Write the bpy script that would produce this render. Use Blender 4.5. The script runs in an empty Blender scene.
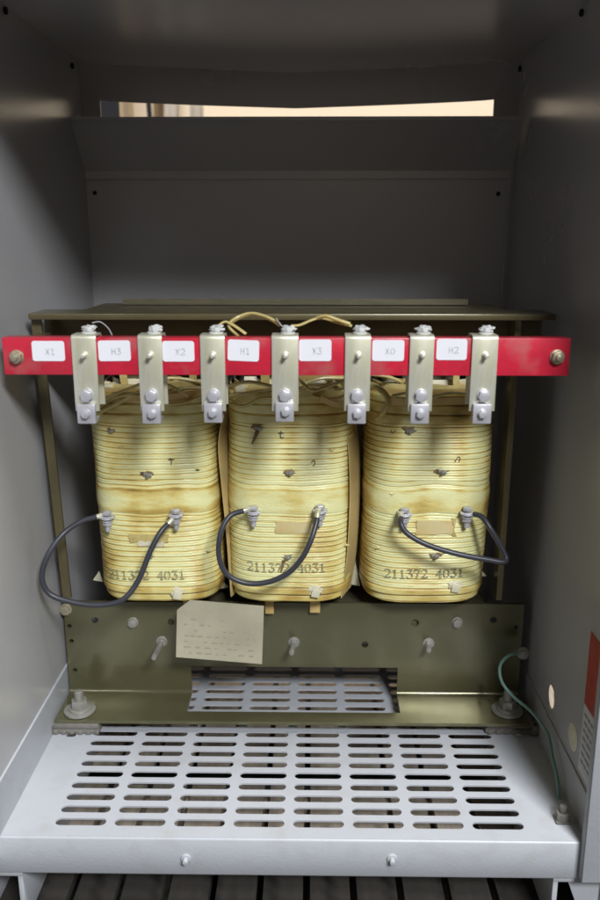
import bpy, bmesh, math, random
from mathutils import Vector, Matrix, Euler, noise
random.seed(7)
C = bpy.context.scene.collection
V = Vector
PI = math.pi
# ---------------------------------------------------------------- camera
F = 820.0
PITCH = math.atan(210 / F); YAW = math.radians(0.82)
CAM = V((0, 0, .70))
cd = bpy.data.cameras.new('camera'); cam = bpy.data.objects.new('camera', cd); C.objects.link(cam)
cam.location = CAM; cam.rotation_euler = (PI/2 - PITCH, 0, YAW)
cd.sensor_fit = 'HORIZONTAL'; cd.sensor_width = 36; cd.lens = 36 * F / 600
cd.clip_start = .02; cd.clip_end = 200
cd.dof.use_dof = True; cd.dof.focus_distance = 1.12; cd.dof.aperture_fstop = 4.8
bpy.context.scene.camera = cam
RM = cam.rotation_euler.to_matrix()
def at(x, y, Y):                       # where the sight line through a photo pixel meets the plane at depth Y
    d = RM @ V(((x-300)/F, -(y-450)/F, -1)); return CAM + d * (Y / d.y)
def atz(x, y, z):
    d = RM @ V(((x-300)/F, -(y-450)/F, -1)); return CAM + d * ((z-CAM.z) / d.z)
def atx(x, y, X):
    d = RM @ V(((x-300)/F, -(y-450)/F, -1)); return CAM + d * (X / d.x)
# ---------------------------------------------------------------- materials
def mat(name, col, rough=.5, metal=0, var=.12, vscale=8, bump=0, bscale=60, spec=.5, col2=None, coat=0, rvar=.1, stretch=None, dust=0):
    m = bpy.data.materials.new(name); m.use_nodes = True
    nt = m.node_tree; b = nt.nodes['Principled BSDF']; L = nt.links.new
    tc = nt.nodes.new('ShaderNodeTexCoord')
    mp = nt.nodes.new('ShaderNodeMapping'); L(tc.outputs['Object'], mp.inputs[0])
    if stretch: mp.inputs['Scale'].default_value = stretch
    n = nt.nodes.new('ShaderNodeTexNoise'); n.inputs['Scale'].default_value = vscale; n.inputs['Detail'].default_value = 6
    n.inputs['Roughness'].default_value = .6
    L(mp.outputs[0], n.inputs['Vector'])
    cr = nt.nodes.new('ShaderNodeMapRange'); cr.inputs[1].default_value = .3; cr.inputs[2].default_value = .7
    L(n.outputs[0], cr.inputs[0])
    mx = nt.nodes.new('ShaderNodeMix'); mx.data_type = 'RGBA'
    c2 = col2 or tuple(c*(1-var) for c in col)
    mx.inputs[6].default_value = (*col, 1); mx.inputs[7].default_value = (*c2, 1)
    L(cr.outputs[0], mx.inputs[0])
    out = mx.outputs[2]
    if dust:
        n3 = nt.nodes.new('ShaderNodeTexNoise'); n3.inputs['Scale'].default_value = 30; n3.inputs['Detail'].default_value = 8
        L(tc.outputs['Object'], n3.inputs['Vector'])
        r3 = nt.nodes.new('ShaderNodeMapRange'); r3.inputs[1].default_value = .52; r3.inputs[2].default_value = .75; r3.inputs[4].default_value = dust
        L(n3.outputs[0], r3.inputs[0])
        m3 = nt.nodes.new('ShaderNodeMix'); m3.data_type = 'RGBA'; m3.inputs[7].default_value = (.30, .28, .24, 1)
        L(out, m3.inputs[6]); L(r3.outputs[0], m3.inputs[0]); out = m3.outputs[2]
    L(out, b.inputs['Base Color'])
    rr = nt.nodes.new('ShaderNodeMapRange'); rr.inputs[3].default_value = max(0.02, rough-rvar); rr.inputs[4].default_value = min(1, rough+rvar)
    L(n.outputs[0], rr.inputs[0]); L(rr.outputs[0], b.inputs['Roughness'])
    b.inputs['Metallic'].default_value = metal
    b.inputs['Specular IOR Level'].default_value = spec
    b.inputs['Coat Weight'].default_value = coat; b.inputs['Coat Roughness'].default_value = .2
    if bump:
        n2 = nt.nodes.new('ShaderNodeTexNoise'); n2.inputs['Scale'].default_value = bscale; n2.inputs['Detail'].default_value = 4
        L(tc.outputs['Object'], n2.inputs['Vector'])
        bp = nt.nodes.new('ShaderNodeBump'); bp.inputs['Strength'].default_value = bump; bp.inputs['Distance'].default_value = .002
        L(n2.outputs[0], bp.inputs['Height']); L(bp.outputs[0], b.inputs['Normal'])
    return m
M = {}
M['paint'] = mat('grey_paint', (.42, .44, .475), .40, var=.07, vscale=5, bump=.12, bscale=260, dust=.3)
M['wallpaint'] = mat('panel_paint', (.42, .418, .43), .26, rvar=.05, var=.08, vscale=3, bump=.06, bscale=160, dust=.03)
M['olive'] = mat('varnished_steel', (.155, .147, .078), .20, metal=.5, var=.22, vscale=6, bump=.06, bscale=40, coat=.4, stretch=(1, 1, .35), dust=.10)
M['olive2'] = mat('varnished_angle', (.15, .125, .062), .34, metal=.3, var=.35, vscale=9, coat=.4)
M['lam'] = mat('core_lamination', (.13, .115, .07), .4, metal=.3, var=.4, vscale=30, stretch=(1, 1, 12))
M['red'] = mat('red_insulator', (.62, .020, .05), .33, var=.22, vscale=40, bump=.1, bscale=300, coat=.2, dust=.3)
M['bright'] = mat('tinned_metal', (.95, .95, .90), .40, metal=.62, var=.18, vscale=22, bump=.08, col2=(.62, .60, .34), stretch=(2.5, 1, .45), rvar=.14)
M['zinc'] = mat('zinc_bolt', (.68, .68, .73), .36, metal=.45, var=.3, vscale=60)
M['dullzinc'] = mat('dusty_bolt', (.42, .41, .37), .5, metal=.5, var=.3, vscale=60)
M['brass'] = mat('yellowed_bolt', (.55, .50, .36), .4, metal=.7, var=.3, vscale=80)
M['cable'] = mat('cable_sheath', (.050, .052, .066), .40, var=.3, vscale=30, bump=.1)
M['green'] = mat('green_sheath', (.17, .31, .27), .35, var=.2, vscale=30)
M['sticker'] = mat('white_sticker', (.82, .82, .88), .5, var=.04)
M['ink'] = mat('faded_ink', (.64, .64, .70), .6, var=.5, vscale=200)
M['stamp'] = mat('stamp_ink', (.17, .17, .10), .6, var=.0, vscale=150, col2=(.50, .47, .27))
M['pen'] = mat('pen_ink', (.04, .04, .035), .6)
M['burn'] = mat('burnt_varnish', (.10, .065, .035), .5, var=.0, vscale=120, col2=(.33, .22, .09))
M['paper'] = mat('amber_paper', (.62, .46, .18), .5, var=.35, vscale=14, col2=(.45, .29, .09), coat=.2)
M['peach'] = mat('peach_board', (.60, .46, .20), .45, var=.2, vscale=10, coat=.15)
M['wornprint'] = mat('worn_print', (.36, .34, .25), .35, metal=.2, var=.1, vscale=60, col2=(.46, .44, .33))
M['tape'] = mat('varnished_tape', (.68, .60, .34), .4, var=.0, vscale=35, col2=(.60, .45, .18), coat=.3)
M['cream'] = mat('cream_spacer_or_hole_light', (.72, .68, .50), .5, var=.2, vscale=30)
M['lead'] = mat('varnished_lead', (.66, .57, .26), .35, var=.3, vscale=40, col2=(.42, .32, .10), coat=.3)
M['plate'] = mat('data_plate_metal', (.52, .49, .36), .3, metal=.2, var=.28, vscale=12, bump=.15, bscale=25)
M['rubber'] = mat('dusty_rubber', (.20, .19, .17), .75, var=.4, vscale=40, dust=.5, bump=.4, bscale=90)
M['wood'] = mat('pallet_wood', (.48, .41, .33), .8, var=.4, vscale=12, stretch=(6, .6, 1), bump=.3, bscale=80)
M['shadewood'] = mat('shade_painted_wood', (.028, .024, .020), .85, var=.5, vscale=12, stretch=(6, .6, 1), bump=.3, bscale=80)  # wood with the shade under the lip painted into its colour
M['boxwood'] = mat('tan_board', (.55, .40, .24), .7, var=.25, vscale=6)
M['darkobj'] = mat('dark_metal', (.02, .02, .022), .8, spec=.1)
M['room'] = mat('cream_wall', (.76, .64, .48), .9, var=.05)
M['ventblock'] = mat('vent_blocker_dark', (.22, .18, .14), .6)  # dark tone of the added light blocker behind the vent
M['concrete'] = mat('concrete', (.06, .058, .055), .85, var=.25, vscale=5, bump=.3)
M['labelred'] = mat('label_red', (.50, .055, .03), .45, var=.4, vscale=50)
M['labelwhite'] = mat('label_white', (.60, .60, .60), .5, var=.15)
M['labelink'] = mat('label_ink', (.22, .23, .26), .5, var=.2)
M['dustwhite'] = mat('white_dust', (.55, .53, .47), .9, var=.3, vscale=80)
M['whitegoo'] = mat('white_sealant', (.70, .71, .70), .55, var=.3, vscale=90, bump=.5, bscale=300)
# winding material driven by a per-vertex varnish amount
def winding_mat():
    m = bpy.data.materials.new('varnished_winding'); m.use_nodes = True
    nt = m.node_tree; b = nt.nodes['Principled BSDF']; L = nt.links.new
    at_ = nt.nodes.new('ShaderNodeAttribute'); at_.attribute_name = 'varnish'
    tc = nt.nodes.new('ShaderNodeTexCoord')
    mp = nt.nodes.new('ShaderNodeMapping'); mp.inputs['Scale'].default_value = (1, 1, 3.2); L(tc.outputs['Object'], mp.inputs[0])
    n = nt.nodes.new('ShaderNodeTexNoise'); n.inputs['Scale'].default_value = 45; n.inputs['Detail'].default_value = 7; L(mp.outputs[0], n.inputs['Vector'])
    ad = nt.nodes.new('ShaderNodeMath'); ad.operation = 'MULTIPLY_ADD'; ad.inputs[1].default_value = .55; 
    sub = nt.nodes.new('ShaderNodeMath'); sub.operation = 'SUBTRACT'; sub.inputs[1].default_value = .31
    L(n.outputs[0], ad.inputs[0]); L(at_.outputs['Fac'], ad.inputs[2]); L(ad.outputs[0], sub.inputs[0])
    r = nt.nodes.new('ShaderNodeValToRGB'); L(sub.outputs[0], r.inputs[0])
    e = r.color_ramp.elements; e[0].position = 0; e[0].color = (.80, .785, .42, 1); e[1].position = 1; e[1].color = (.17, .115, .03, 1)
    for p, c in ((.20, (.77, .73, .35)), (.40, (.68, .56, .19)), (.68, (.46, .31, .07))):
        k = r.color_ramp.elements.new(p); k.color = (*c, 1)
    L(r.outputs[0], b.inputs['Base Color'])
    b.inputs['Roughness'].default_value = .45; b.inputs['Subsurface Weight'].default_value = .12; b.inputs['Subsurface Radius'].default_value = (.006, .004, .0015); b.inputs['Coat Weight'].default_value = .4; b.inputs['Coat Roughness'].default_value = .28
    n2 = nt.nodes.new('ShaderNodeTexNoise'); n2.inputs['Scale'].default_value = 180; n2.inputs['Detail'].default_value = 4; L(mp.outputs[0], n2.inputs['Vector'])
    bp = nt.nodes.new('ShaderNodeBump'); bp.inputs['Strength'].default_value = .35; bp.inputs['Distance'].default_value = .002
    L(n2.outputs[0], bp.inputs['Height']); L(bp.outputs[0], b.inputs['Normal'])
    return m
M['winding'] = winding_mat()
# ---------------------------------------------------------------- mesh helpers
def root_of(o):
    while o.parent: o = o.parent
    return o
class MB:
    def __init__(s): s.bm = bmesh.new()
    def box(s, a, b, bev=0, seg=2, rot=None, mtx=None):
        a, b = V(a), V(b); c = (a+b)/2; d = b-a
        t = bmesh.new(); bmesh.ops.create_cube(t, size=1)
        bmesh.ops.scale(t, vec=(abs(d.x), abs(d.y), abs(d.z)), verts=t.verts)
        if bev: bmesh.ops.bevel(t, geom=t.edges[:], offset=bev, segments=seg, affect='EDGES', profile=.5)
        if rot: bmesh.ops.rotate(t, cent=(0, 0, 0), matrix=Euler(rot).to_matrix(), verts=t.verts)
        bmesh.ops.translate(t, vec=c, verts=t.verts)
        if mtx: bmesh.ops.transform(t, matrix=mtx, verts=t.verts)
        s.merge(t); return s
    def merge(s, t):
        me = bpy.data.meshes.new('tmp'); t.to_mesh(me); t.free(); s.bm.from_mesh(me); bpy.data.meshes.remove(me)
    def cyl(s, p0, p1, r, n=16, r2=None, bev=0, spin=0):
        p0, p1 = V(p0), V(p1); d = p1-p0
        t = bmesh.new(); bmesh.ops.create_cone(t, cap_ends=True, segments=n, radius1=r, radius2=r if r2 is None else r2, depth=d.length)
        if bev:
            ed = [e for e in t.edges if abs(e.verts[0].co.z-e.verts[1].co.z) < 1e-6]
            bmesh.ops.bevel(t, geom=ed, offset=bev, segments=2, affect='EDGES', profile=.5)
        if spin: bmesh.ops.rotate(t, cent=(0, 0, 0), matrix=Matrix.Rotation(spin, 3, 'Z'), verts=t.verts)
        q = V((0, 0, 1)).rotation_difference(d.normalized()).to_matrix().to_4x4()
        bmesh.ops.transform(t, matrix=Matrix.Translation((p0+p1)/2) @ q, verts=t.verts)
        s.merge(t); return s
    def tube(s, pts, r, n=10, sub=8, flat=1.0, up=V((0, 0, 1))):
        P = spline([V(p) for p in pts], sub)
        rings = []
        nrm = None
        for i, p in enumerate(P):
            t = (P[min(i+1, len(P)-1)] - P[max(i-1, 0)]).normalized()
            if nrm is None:
                nrm = t.cross(up); nrm = nrm.normalized() if nrm.length > 1e-3 else V((1, 0, 0))
            nrm = (nrm - t*nrm.dot(t)).normalized(); bi = t.cross(nrm)
            rings.append([s.bm.verts.new(p + nrm*math.cos(2*PI*k/n)*r + bi*math.sin(2*PI*k/n)*r*flat) for k in range(n)])
        for a, b in zip(rings, rings[1:]):
            for k in range(n): s.bm.faces.new((a[k], a[(k+1) % n], b[(k+1) % n], b[k]))
        s.bm.faces.new(rings[0][::-1]); s.bm.faces.new(rings[-1]); return s
    def ribbon(s, pts, w, th, side=V((1, 0, 0)), sub=6):
        """flat strip of width w (along side) and thickness th swept along pts"""
        P = spline([V(p) for p in pts], sub) if sub else [V(p) for p in pts]
        rings = []
        for i, p in enumerate(P):
            t = (P[min(i+1, len(P)-1)] - P[max(i-1, 0)]).normalized()
            sd = (side - t*side.dot(t)).normalized(); u = t.cross(sd)
            rings.append([s.bm.verts.new(p + sd*a*w/2 + u*b*th/2) for a, b in ((-1, -1), (1, -1), (1, 1), (-1, 1))])
        for a, b in zip(rings, rings[1:]):
            for k in range(4): s.bm.faces.new((a[k], a[(k+1) % 4], b[(k+1) % 4], b[k]))
        s.bm.faces.new(rings[0][::-1]); s.bm.faces.new(rings[-1]); return s
    def prism(s, poly, vec):
        vec = V(vec); a = [s.bm.verts.new(V(p)) for p in poly]; b = [s.bm.verts.new(V(p)+vec) for p in poly]
        n = len(a); s.bm.faces.new(a); s.bm.faces.new(b[::-1])
        for k in range(n): s.bm.faces.new((a[k], b[k], b[(k+1) % n], a[(k+1) % n]))
        return s
    def blob(s, c, r, sc=(1, 1, 1), amp=.35, seed=0):
        t = bmesh.new(); bmesh.ops.create_icosphere(t, subdivisions=3, radius=1)
        for v in t.verts:
            k = 1 + amp*noise.noise(v.co*1.7 + V((seed*3.1, 0, 0))) + amp*.6*noise.noise(v.co*4 + V((0, seed*2.3, 0)))
            v.co = V((v.co.x*sc[0], v.co.y*sc[1], v.co.z*sc[2]))*r*k + V(c)
        s.merge(t); return s
    def build(s, name, m, parent=None, smooth=True, bevel=0, ang=35):
        bmesh.ops.recalc_face_normals(s.bm, faces=s.bm.faces[:])
        if bevel:
            ed = [e for e in s.bm.edges if len(e.link_faces) == 2 and e.calc_face_angle(0) > math.radians(40)]
            bmesh.ops.bevel(s.bm, geom=ed, offset=bevel, segments=2, affect='EDGES', profile=.5)
        if smooth:
            for f in s.bm.faces: f.smooth = True
            for e in s.bm.edges:
                if len(e.link_faces) == 2 and e.calc_face_angle(0) > math.radians(ang): e.smooth = False
        if parent:
            off = root_of(parent).location
            bmesh.ops.translate(s.bm, vec=-off, verts=s.bm.verts)
        me = bpy.data.meshes.new(name); s.bm.to_mesh(me); s.bm.free()
        me.materials.append(m if not isinstance(m, str) else M[m])
        o = bpy.data.objects.new(name, me); C.objects.link(o)
        if parent: o.parent = parent
        return o
def spline(P, sub):
    if len(P) < 3 or not sub:
        return P
    out = []
    for i in range(len(P)-1):
        p0, p1, p2, p3 = P[max(i-1, 0)], P[i], P[i+1], P[min(i+2, len(P)-1)]
        for k in range(sub):
            t = k/sub
            out.append(.5*((2*p1) + (p2-p0)*t + (2*p0-5*p1+4*p2-p3)*t*t + (3*p1-p0-3*p2+p3)*t**3))
    out.append(P[-1]); return out
def tag(o, label, cat=None, group=None, kind=None):
    o['label'] = label
    if cat: o['category'] = cat
    if group: o['group'] = group
    if kind: o['kind'] = kind
    return o
def thing(name, loc, label, cat, group=None):
    o = bpy.data.objects.new(name, None); C.objects.link(o); o.location = loc; o.empty_display_size = .02
    return tag(o, label, cat, group)
def boolean_cut(o, cutter):
    """cut holes for real, then drop the cutter"""
    cutter.parent = o.parent
    md = o.modifiers.new('cut', 'BOOLEAN'); md.object = cutter; md.operation = 'DIFFERENCE'; md.solver = 'EXACT'
    bpy.context.view_layer.update()
    me = bpy.data.meshes.new_from_object(o.evaluated_get(bpy.context.evaluated_depsgraph_get()))
    o.modifiers.clear(); old = o.data; o.data = me; me.name = old.name
    bpy.data.objects.remove(cutter); 
    for p in me.polygons: p.use_smooth = False
    return o
def hexhead(mb, p, d, r, h, washer=1.5, spin=None):
    """washer + hex head sitting on p pointing along d"""
    p, d = V(p), V(d).normalized()
    if washer: mb.cyl(p-d*.0005, p + d*.0016, r*washer, 24, bev=.0004)
    mb.cyl(p + d*.0014, p + d*(h+.0014), r, 6, bev=r*.12, spin=random.uniform(0, 1) if spin is None else spin)
    return mb
STR = {'2': [[(0, .78), (.12, .98), (.45, .98), (.6, .8), (.55, .55), (.02, .04)], [(0, .03), (.62, .03), (.62, .22)]],
 '1': [[(.1, .82), (.3, .98), (.3, .04)], [(.08, .02), (.54, .02)]],
 '3': [[(.02, .9), (.1, .98), (.58, .98), (.28, .6)], [(.28, .58), (.56, .46), (.6, .22), (.42, .02), (.12, .02), (.0, .2)]],
 '7': [[(.02, .78), (.02, .97), (.6, .97), (.4, .5), (.26, .0)]],
 '4': [[(.46, 0.02), (.46, .98), (.02, .32), (.64, .32)], [(.3, .02), (.62, .02)]],
 '0': [[(.22, .98), (.05, .75), (.03, .3), (.2, .02)], [(.38, .02), (.58, .28), (.58, .72), (.4, .98)]],
 'X': [[(.03, .98), (.57, .02)], [(.57, .98), (.03, .02)]],
 'H': [[(.05, 1), (.05, 0)], [(.55, 1), (.55, 0)], [(.05, .5), (.55, .5)]],
 ' ': []}
def strokes(mb, text, f, h, w, adv=.82):
    """ink ribbons for text; f(u, v) maps lettering coordinates (metres) onto a surface, returns (point, normal)"""
    u0 = 0
    for ch in text:
        for line in STR[ch]:
            pts = []
            for a, b in zip(line, line[1:]):
                for k in range(4): pts.append((a[0]+(b[0]-a[0])*k/4, a[1]+(b[1]-a[1])*k/4))
            pts.append(line[-1]); pts = [(u0+p[0]*h, p[1]*h) for p in pts]
            L_ = []
            for i, p in enumerate(pts):
                q0, q1 = pts[max(i-1, 0)], pts[min(i+1, len(pts)-1)]
                dx, dy = q1[0]-q0[0], q1[1]-q0[1]; l = math.hypot(dx, dy) or 1
                nx, ny = -dy/l*w/2, dx/l*w/2
                L_.append((mb.bm.verts.new(f(p[0]+nx, p[1]+ny)), mb.bm.verts.new(f(p[0]-nx, p[1]-ny))))
            for a, b in zip(L_, L_[1:]): mb.bm.faces.new((a[0], a[1], b[1], b[0]))
        u0 += h*adv
# ================================================================ cabinet
XL, XR = -.378, .334
YF, YB = .841, 1.434
ZT = .979
T = .002
cab = thing('transformer_cabinet', (-.02, 1.14, -.13), 'open grey sheet metal cabinet with slotted floor pan around the coils', 'cabinet')
# floor pan with real slots
PX, PY = .0738, .0236
X0, Y0 = -.3162 + .0315, .8685        # centre of first slot
SR, SL = .0064, .0315
def slot_cell(bm, x0, x1, y0, y1, cx, cy, hl, r, z=0, th=.0022, n=8):
    loop = []
    for k in range(n+1):
        a = -PI/2 + PI*k/n; loop.append((cx+hl-r+r*math.cos(a), cy+r*math.sin(a)))
    for k in range(n+1):
        a = PI/2 + PI*k/n; loop.append((cx-hl+r+r*math.cos(a), cy+r*math.sin(a)))
    N = len(loop); iR, iL = n//2, n+1+n//2
    for zz in (z, z-th):
        vs = [bm.verts.new((a, b, zz)) for a, b in loop]
        c = {k: bm.verts.new((*k, zz)) for k in ((x0, y0), (x1, y0), (x1, y1), (x0, y1), (x0, cy), (x1, cy))}
        up = vs[iR:iL+1]                      # right -> top -> left
        f1 = bm.faces.new([c[(x1, cy)], c[(x1, y1)], c[(x0, y1)], c[(x0, cy)]] + up[::-1])
        dn = vs[iL:] + vs[:iR+1]
        f2 = bm.faces.new([c[(x0, cy)], c[(x0, y0)], c[(x1, y0)], c[(x1, cy)]] + dn[::-1])
        if zz == z: top = vs
        else: bot = vs; f1.normal_flip(); f2.normal_flip()
    for k in range(N): bm.faces.new((top[k], top[(k+1) % N], bot[(k+1) % N], bot[k]))
b = MB()
NR = 23
for i in range(8):
    for j in range(NR):
        cx, cy = X0+i*PX, Y0+j*PY
        slot_cell(b.bm, cx-PX/2, cx+PX/2, cy-PY/2, cy+PY/2, cx, cy, SL, SR)
xa, xb = X0-PX/2, X0+7.5*PX; ya, yb = Y0-PY/2, Y0+(NR-.5)*PY
def sheet(x0, x1, y0, y1, z=0, th=.0022): b.box((x0, y0, z-th), (x1, y1, z))
hx = atz(72, 733, 0)
slot_cell(b.bm, XL+.001, xa, hx.y-.02, hx.y+.02, hx.x, hx.y-.004, .0075, .0052)
sheet(XL+.001, xa, YF+.002, hx.y-.02); sheet(XL+.001, xa, hx.y+.02, YB); sheet(xb, XR-.001, YF+.002, YB)
sheet(xa, xb, YF+.002, ya); sheet(xa, xb, yb, YB)
bmesh.ops.remove_doubles(b.bm, verts=b.bm.verts[:], dist=1e-5)
pan = b.build('floor_pan', 'paint', cab, smooth=False); pan['label'] = 'light grey floor pan punched with eight columns of slots'
# front lip of the pan, rounded bend
b = MB()
prof = [(YF+.0035, 0.0), (YF+.0012, -.0008), (YF, -.003), (YF, -.0500), (YF+.0012, -.0525), (YF+.014, -.0525), (YF+.014, -.0505), (YF+.0022, -.0505), (YF+.0022, -.0040), (YF+.0035, -.0023)]
b.prism([V((XL-.06, y, z)) for y, z in prof], (XR-XL+.053, 0, 0))
lip = b.build('front_lip', 'paint', cab, ang=50)
for px in (186, 392):
    p = at(px, 858, YF)
    b = MB(); b.cyl(p+V((0, .001, 0)), p-V((0, .0025, 0)), .0062, 20, bev=.0006); b.cyl(p, p-V((0, .009, -.0)), .0032, 12, bev=.0005)
    b.build('screw', 'paint', cab)
# side panels
b = MB(); b.box((XL-T, .77, -.03), (XL, YB+.003, ZT+.01)); lw = b.build('side_panel', 'wallpaint', cab, smooth=False); lw['label'] = 'left side panel, lit pale grey'
p1, p2 = atx(8, 765, XL), atx(62, 672, XL); zs = (p1.z+p2.z)/2
b = MB(); b.prism([V((XL, .8, zs+.0012)), V((XL+.0022, .8, zs-.0002)), V((XL+.0022, .8, .0001)), V((XL, .8, .0001))], (0, YB-.8, 0)); b.build('base_channel_edge', 'paint', cab, smooth=False)
b = MB(); b.box((XR, YF+.001, -.03), (XR+T, YB+.003, ZT+.01)); rw = b.build('side_panel', 'wallpaint', cab, smooth=False); rw['label'] = 'right side panel, in shade'
h1, h2 = atx(551, 697, XR), atx(573, 737, XR)
cut = MB(); cut.cyl(h1-V((.02, 0, 0)), h1+V((.02, 0, 0)), .0170, 32); cut.cyl(h2-V((.02, 0, 0)), h2+V((.02, 0, 0)), .0180, 32)
boolean_cut(rw, cut.build('cutter', 'paint', cab, smooth=False))
b = MB(); b.cyl(h2+V((-.0005, 0, 0)), h2+V((.0015, 0, 0)), .0177, 32, bev=.0004); k = b.build('lit_hole_disc', 'cream', cab); k['label'] = 'cream disc painting the light seen through a hole in the right panel'  # pale disc stands in for the lit surroundings beyond the hole
b = MB()
ring = [h1 + V((0.0004, math.cos(a)*.0160, math.sin(a)*.0160)) for a in [PI*.75+PI*.85*k/16 for k in range(17)]]
b.tube(ring, .0010, 8, 2); k = b.build('hole_light_arc', 'cream', cab); k['label'] = 'cream arc painting the bright crescent of light in the hole'  # pale arc stands in for a crescent of light at the rim
b = MB(); b.box((XR, YF+.0, .0001), (XR-.0022, YB, .055)); b.build('base_channel_edge', 'wallpaint', cab, smooth=False)
# door flange at the right front
b = MB(); fx = at(582, 880, YF-.014).x
zq = at(590, 883, YF-.014).z; b.box((fx, YF-.014, zq), (fx+.12, YF-.011, ZT+.02), bev=.0012); b.box((fx, YF-.0109, zq), (fx+.002, YF-.0005, ZT+.02))
k = b.build('door_flange', 'paint', cab)
# warning sticker on right panel
def rp(x, y, o=.0006): p = atx(x, y, XR); p.x -= o; return p
q1, q2 = rp(593, 633), rp(577, 765)
yL = (q1.y+q2.y)/2; zt_, zb_ = q1.z, q2.z; zm = rp(585, 703).z; yR = YF+.0015
b = MB(); b.box((XR-.0006, yL, zb_), (XR-.0001, yR, zm)); st = b.build('warning_sticker', 'labelwhite', cab, smooth=False); st['label'] = 'red and white notice sticker with lines of small print'
b = MB(); b.box((XR-.0007, yL, zm), (XR-.0001, yR, zt_)); b.build('red_field', 'labelred', st, smooth=False)
b = MB()
for i in range(7):
    z = zm-.012-i*.0105
    if z < zb_+.006: break
    y = yL-.006
    while y > yR+.006:
        l = random.uniform(.006, .016); y2 = max(y-l, yR+.003); b.box((XR-.0009, y, z-.0018), (XR-.0005, y2, z+.0018)); y = y2-.003
b.build('small_print', 'labelink', st, smooth=False)
# roof with a gentle sag at the rear
def grid(fn, nu, nv, off, name, m, parent, **k):
    """closed sheet: the surface fn and its copy shifted by off"""
    b = MB(); G = []
    for o in (V((0, 0, 0)), V(off)):
        G.append([[b.bm.verts.new(fn(i/nu, j/nv)+o) for j in range(nv+1)] for i in range(nu+1)])
    for g in G:
        for i in range(nu):
            for j in range(nv): b.bm.faces.new((g[i][j], g[i+1][j], g[i+1][j+1], g[i][j+1]))
    p, q = G
    for i in range(nu):
        for j in (0, nv): b.bm.faces.new((p[i][j], p[i+1][j], q[i+1][j], q[i][j]))
    for j in range(nv):
        for i in (0, nu): b.bm.faces.new((p[i][j], p[i][j+1], q[i][j+1], q[i][j]))
    return b.build(name, m, parent, **k)
def roof(u, v):
    x = XL+(XR-XL)*u; y = .77+(YB-.77)*v  # front edge lengthened, out of view, to shade the back panel
    s = max(0, 1-abs(2*u-1)); sag = .019*(s**.8)*v**1.5
    return V((x, y, ZT-sag))
grid(roof, 40, 24, (0, 0, .002), 'roof_panel', 'wallpaint', cab)
# back panel: lower sheet, side cheeks, bowed fascia above the vent
zv = at(300, 100, YB).z; xv0, xv1 = at(100, 100, YB).x, at(494, 100, YB).x
zlow = at(300, 150, YB).z
b = MB(); b.box((XL, YB, -.03), (XR, YB+T, zlow)); b.box((XL, YB, zlow), (xv0, YB+T, ZT)); b.box((xv1, YB, zlow), (XR, YB+T, ZT))
b.build('back_panel', 'wallpaint', cab, smooth=False)
def fas(u, v):
    x = xv0+(xv1-xv0)*u; s = max(0, 1-abs(2*u-1)); s = s**.75
    zt = ZT-.02*s*0; zb = zv-(zv-at(300, 108, YB).z)*s*1.05
    return V((x, YB+.0008-.006*s*math.sin(PI*v), zb+(ZT-zb)*v))
fa = grid(fas, 40, 8, (0, .002, 0), 'vent_fascia', 'wallpaint', cab); fa['label'] = 'bowed strip above the vent opening'
# thin lip round the left end of the opening
# sloping baffle below the opening
t0, t1 = at(70, 117, 1.36), at(524, 117, 1.36); u0_, u1_ = at(84, 172, YB), at(511, 172, YB)
b = MB(); b.prism([t0, t1, V((u1_.x, YB-.001, u1_.z)), V((u0_.x, YB-.001, u0_.z))], (0, .001, -.0022))
b.box((u0_.x+.001, YB-.0045, u0_.z-.012), (u1_.x-.001, YB-.0025, u0_.z+.001)); b.box((t0.x, 1.3605, t0.z-.006), (t1.x, 1.362, t0.z))
b.build('air_baffle', 'wallpaint', cab, smooth=False)
for x0, x1 in ((86, 88.5), (503, 505.5)):
    b = MB(); b.box((at(x0, 250, YB).x, YB-.004, .0), (at(x1, 250, YB).x, YB-.0005, u0_.z)); b.build('back_panel_seam', 'wallpaint', cab, smooth=False)
for x, y in ((103, 172), (95, 193), (492, 172), (498, 194)):
    p = at(x, y, YB); b = MB(); b.cyl(p, p-V((0, .004, 0)), .0035, 12, bev=.001); b.build('screw', 'dullzinc' if x == 103 else 'darkobj', cab)
for x, y, X in ((4, 11, XL), (71, 66, XL), (583, 13, XR), (521, 69, XR)):
    p = atx(x, y, X); s = 1 if X < 0 else -1; b = MB(); b.cyl(p, p+V((s*.004, 0, 0)), .0045, 12, bev=.001); b.build('screw', 'darkobj', cab)
# base channels under the pan
def channel(xa, xb, s, lab):
    b = MB(); y0, y1 = YF+.003, YB; zt, zb = -.0535, -.128; t = .0062
    b.box((xa, y0, zt-t), (xb, y1, zt), bev=.0008); b.box((xa, y0, zb), (xa+t, y1, zt-t-.0002), bev=.0008) ; b.box((xb-t, y0, zb), (xb, y1, zt-t-.0002), bev=.0008)
    b.box((xa+t, y0+.12, zb), (xb-t, y0+.123, zt-t-.001))
    k = b.build('base_channel', 'paint', cab); k['label'] = lab
channel(XL-.03, at(24, 885, .845).x, 1, 'left base channel, open at the front')
channel(at(552.5, 885, .845).x, XR+.03, 1, 'right base channel, open at the front')
b = MB(); g = [at(568, 881, .85), at(600, 881, .85), at(600, 915, .85), at(580, 915, .85)]; b.prism(g, (0, .003, 0)); k = b.build('gusset', 'paint', cab, smooth=False)
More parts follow.
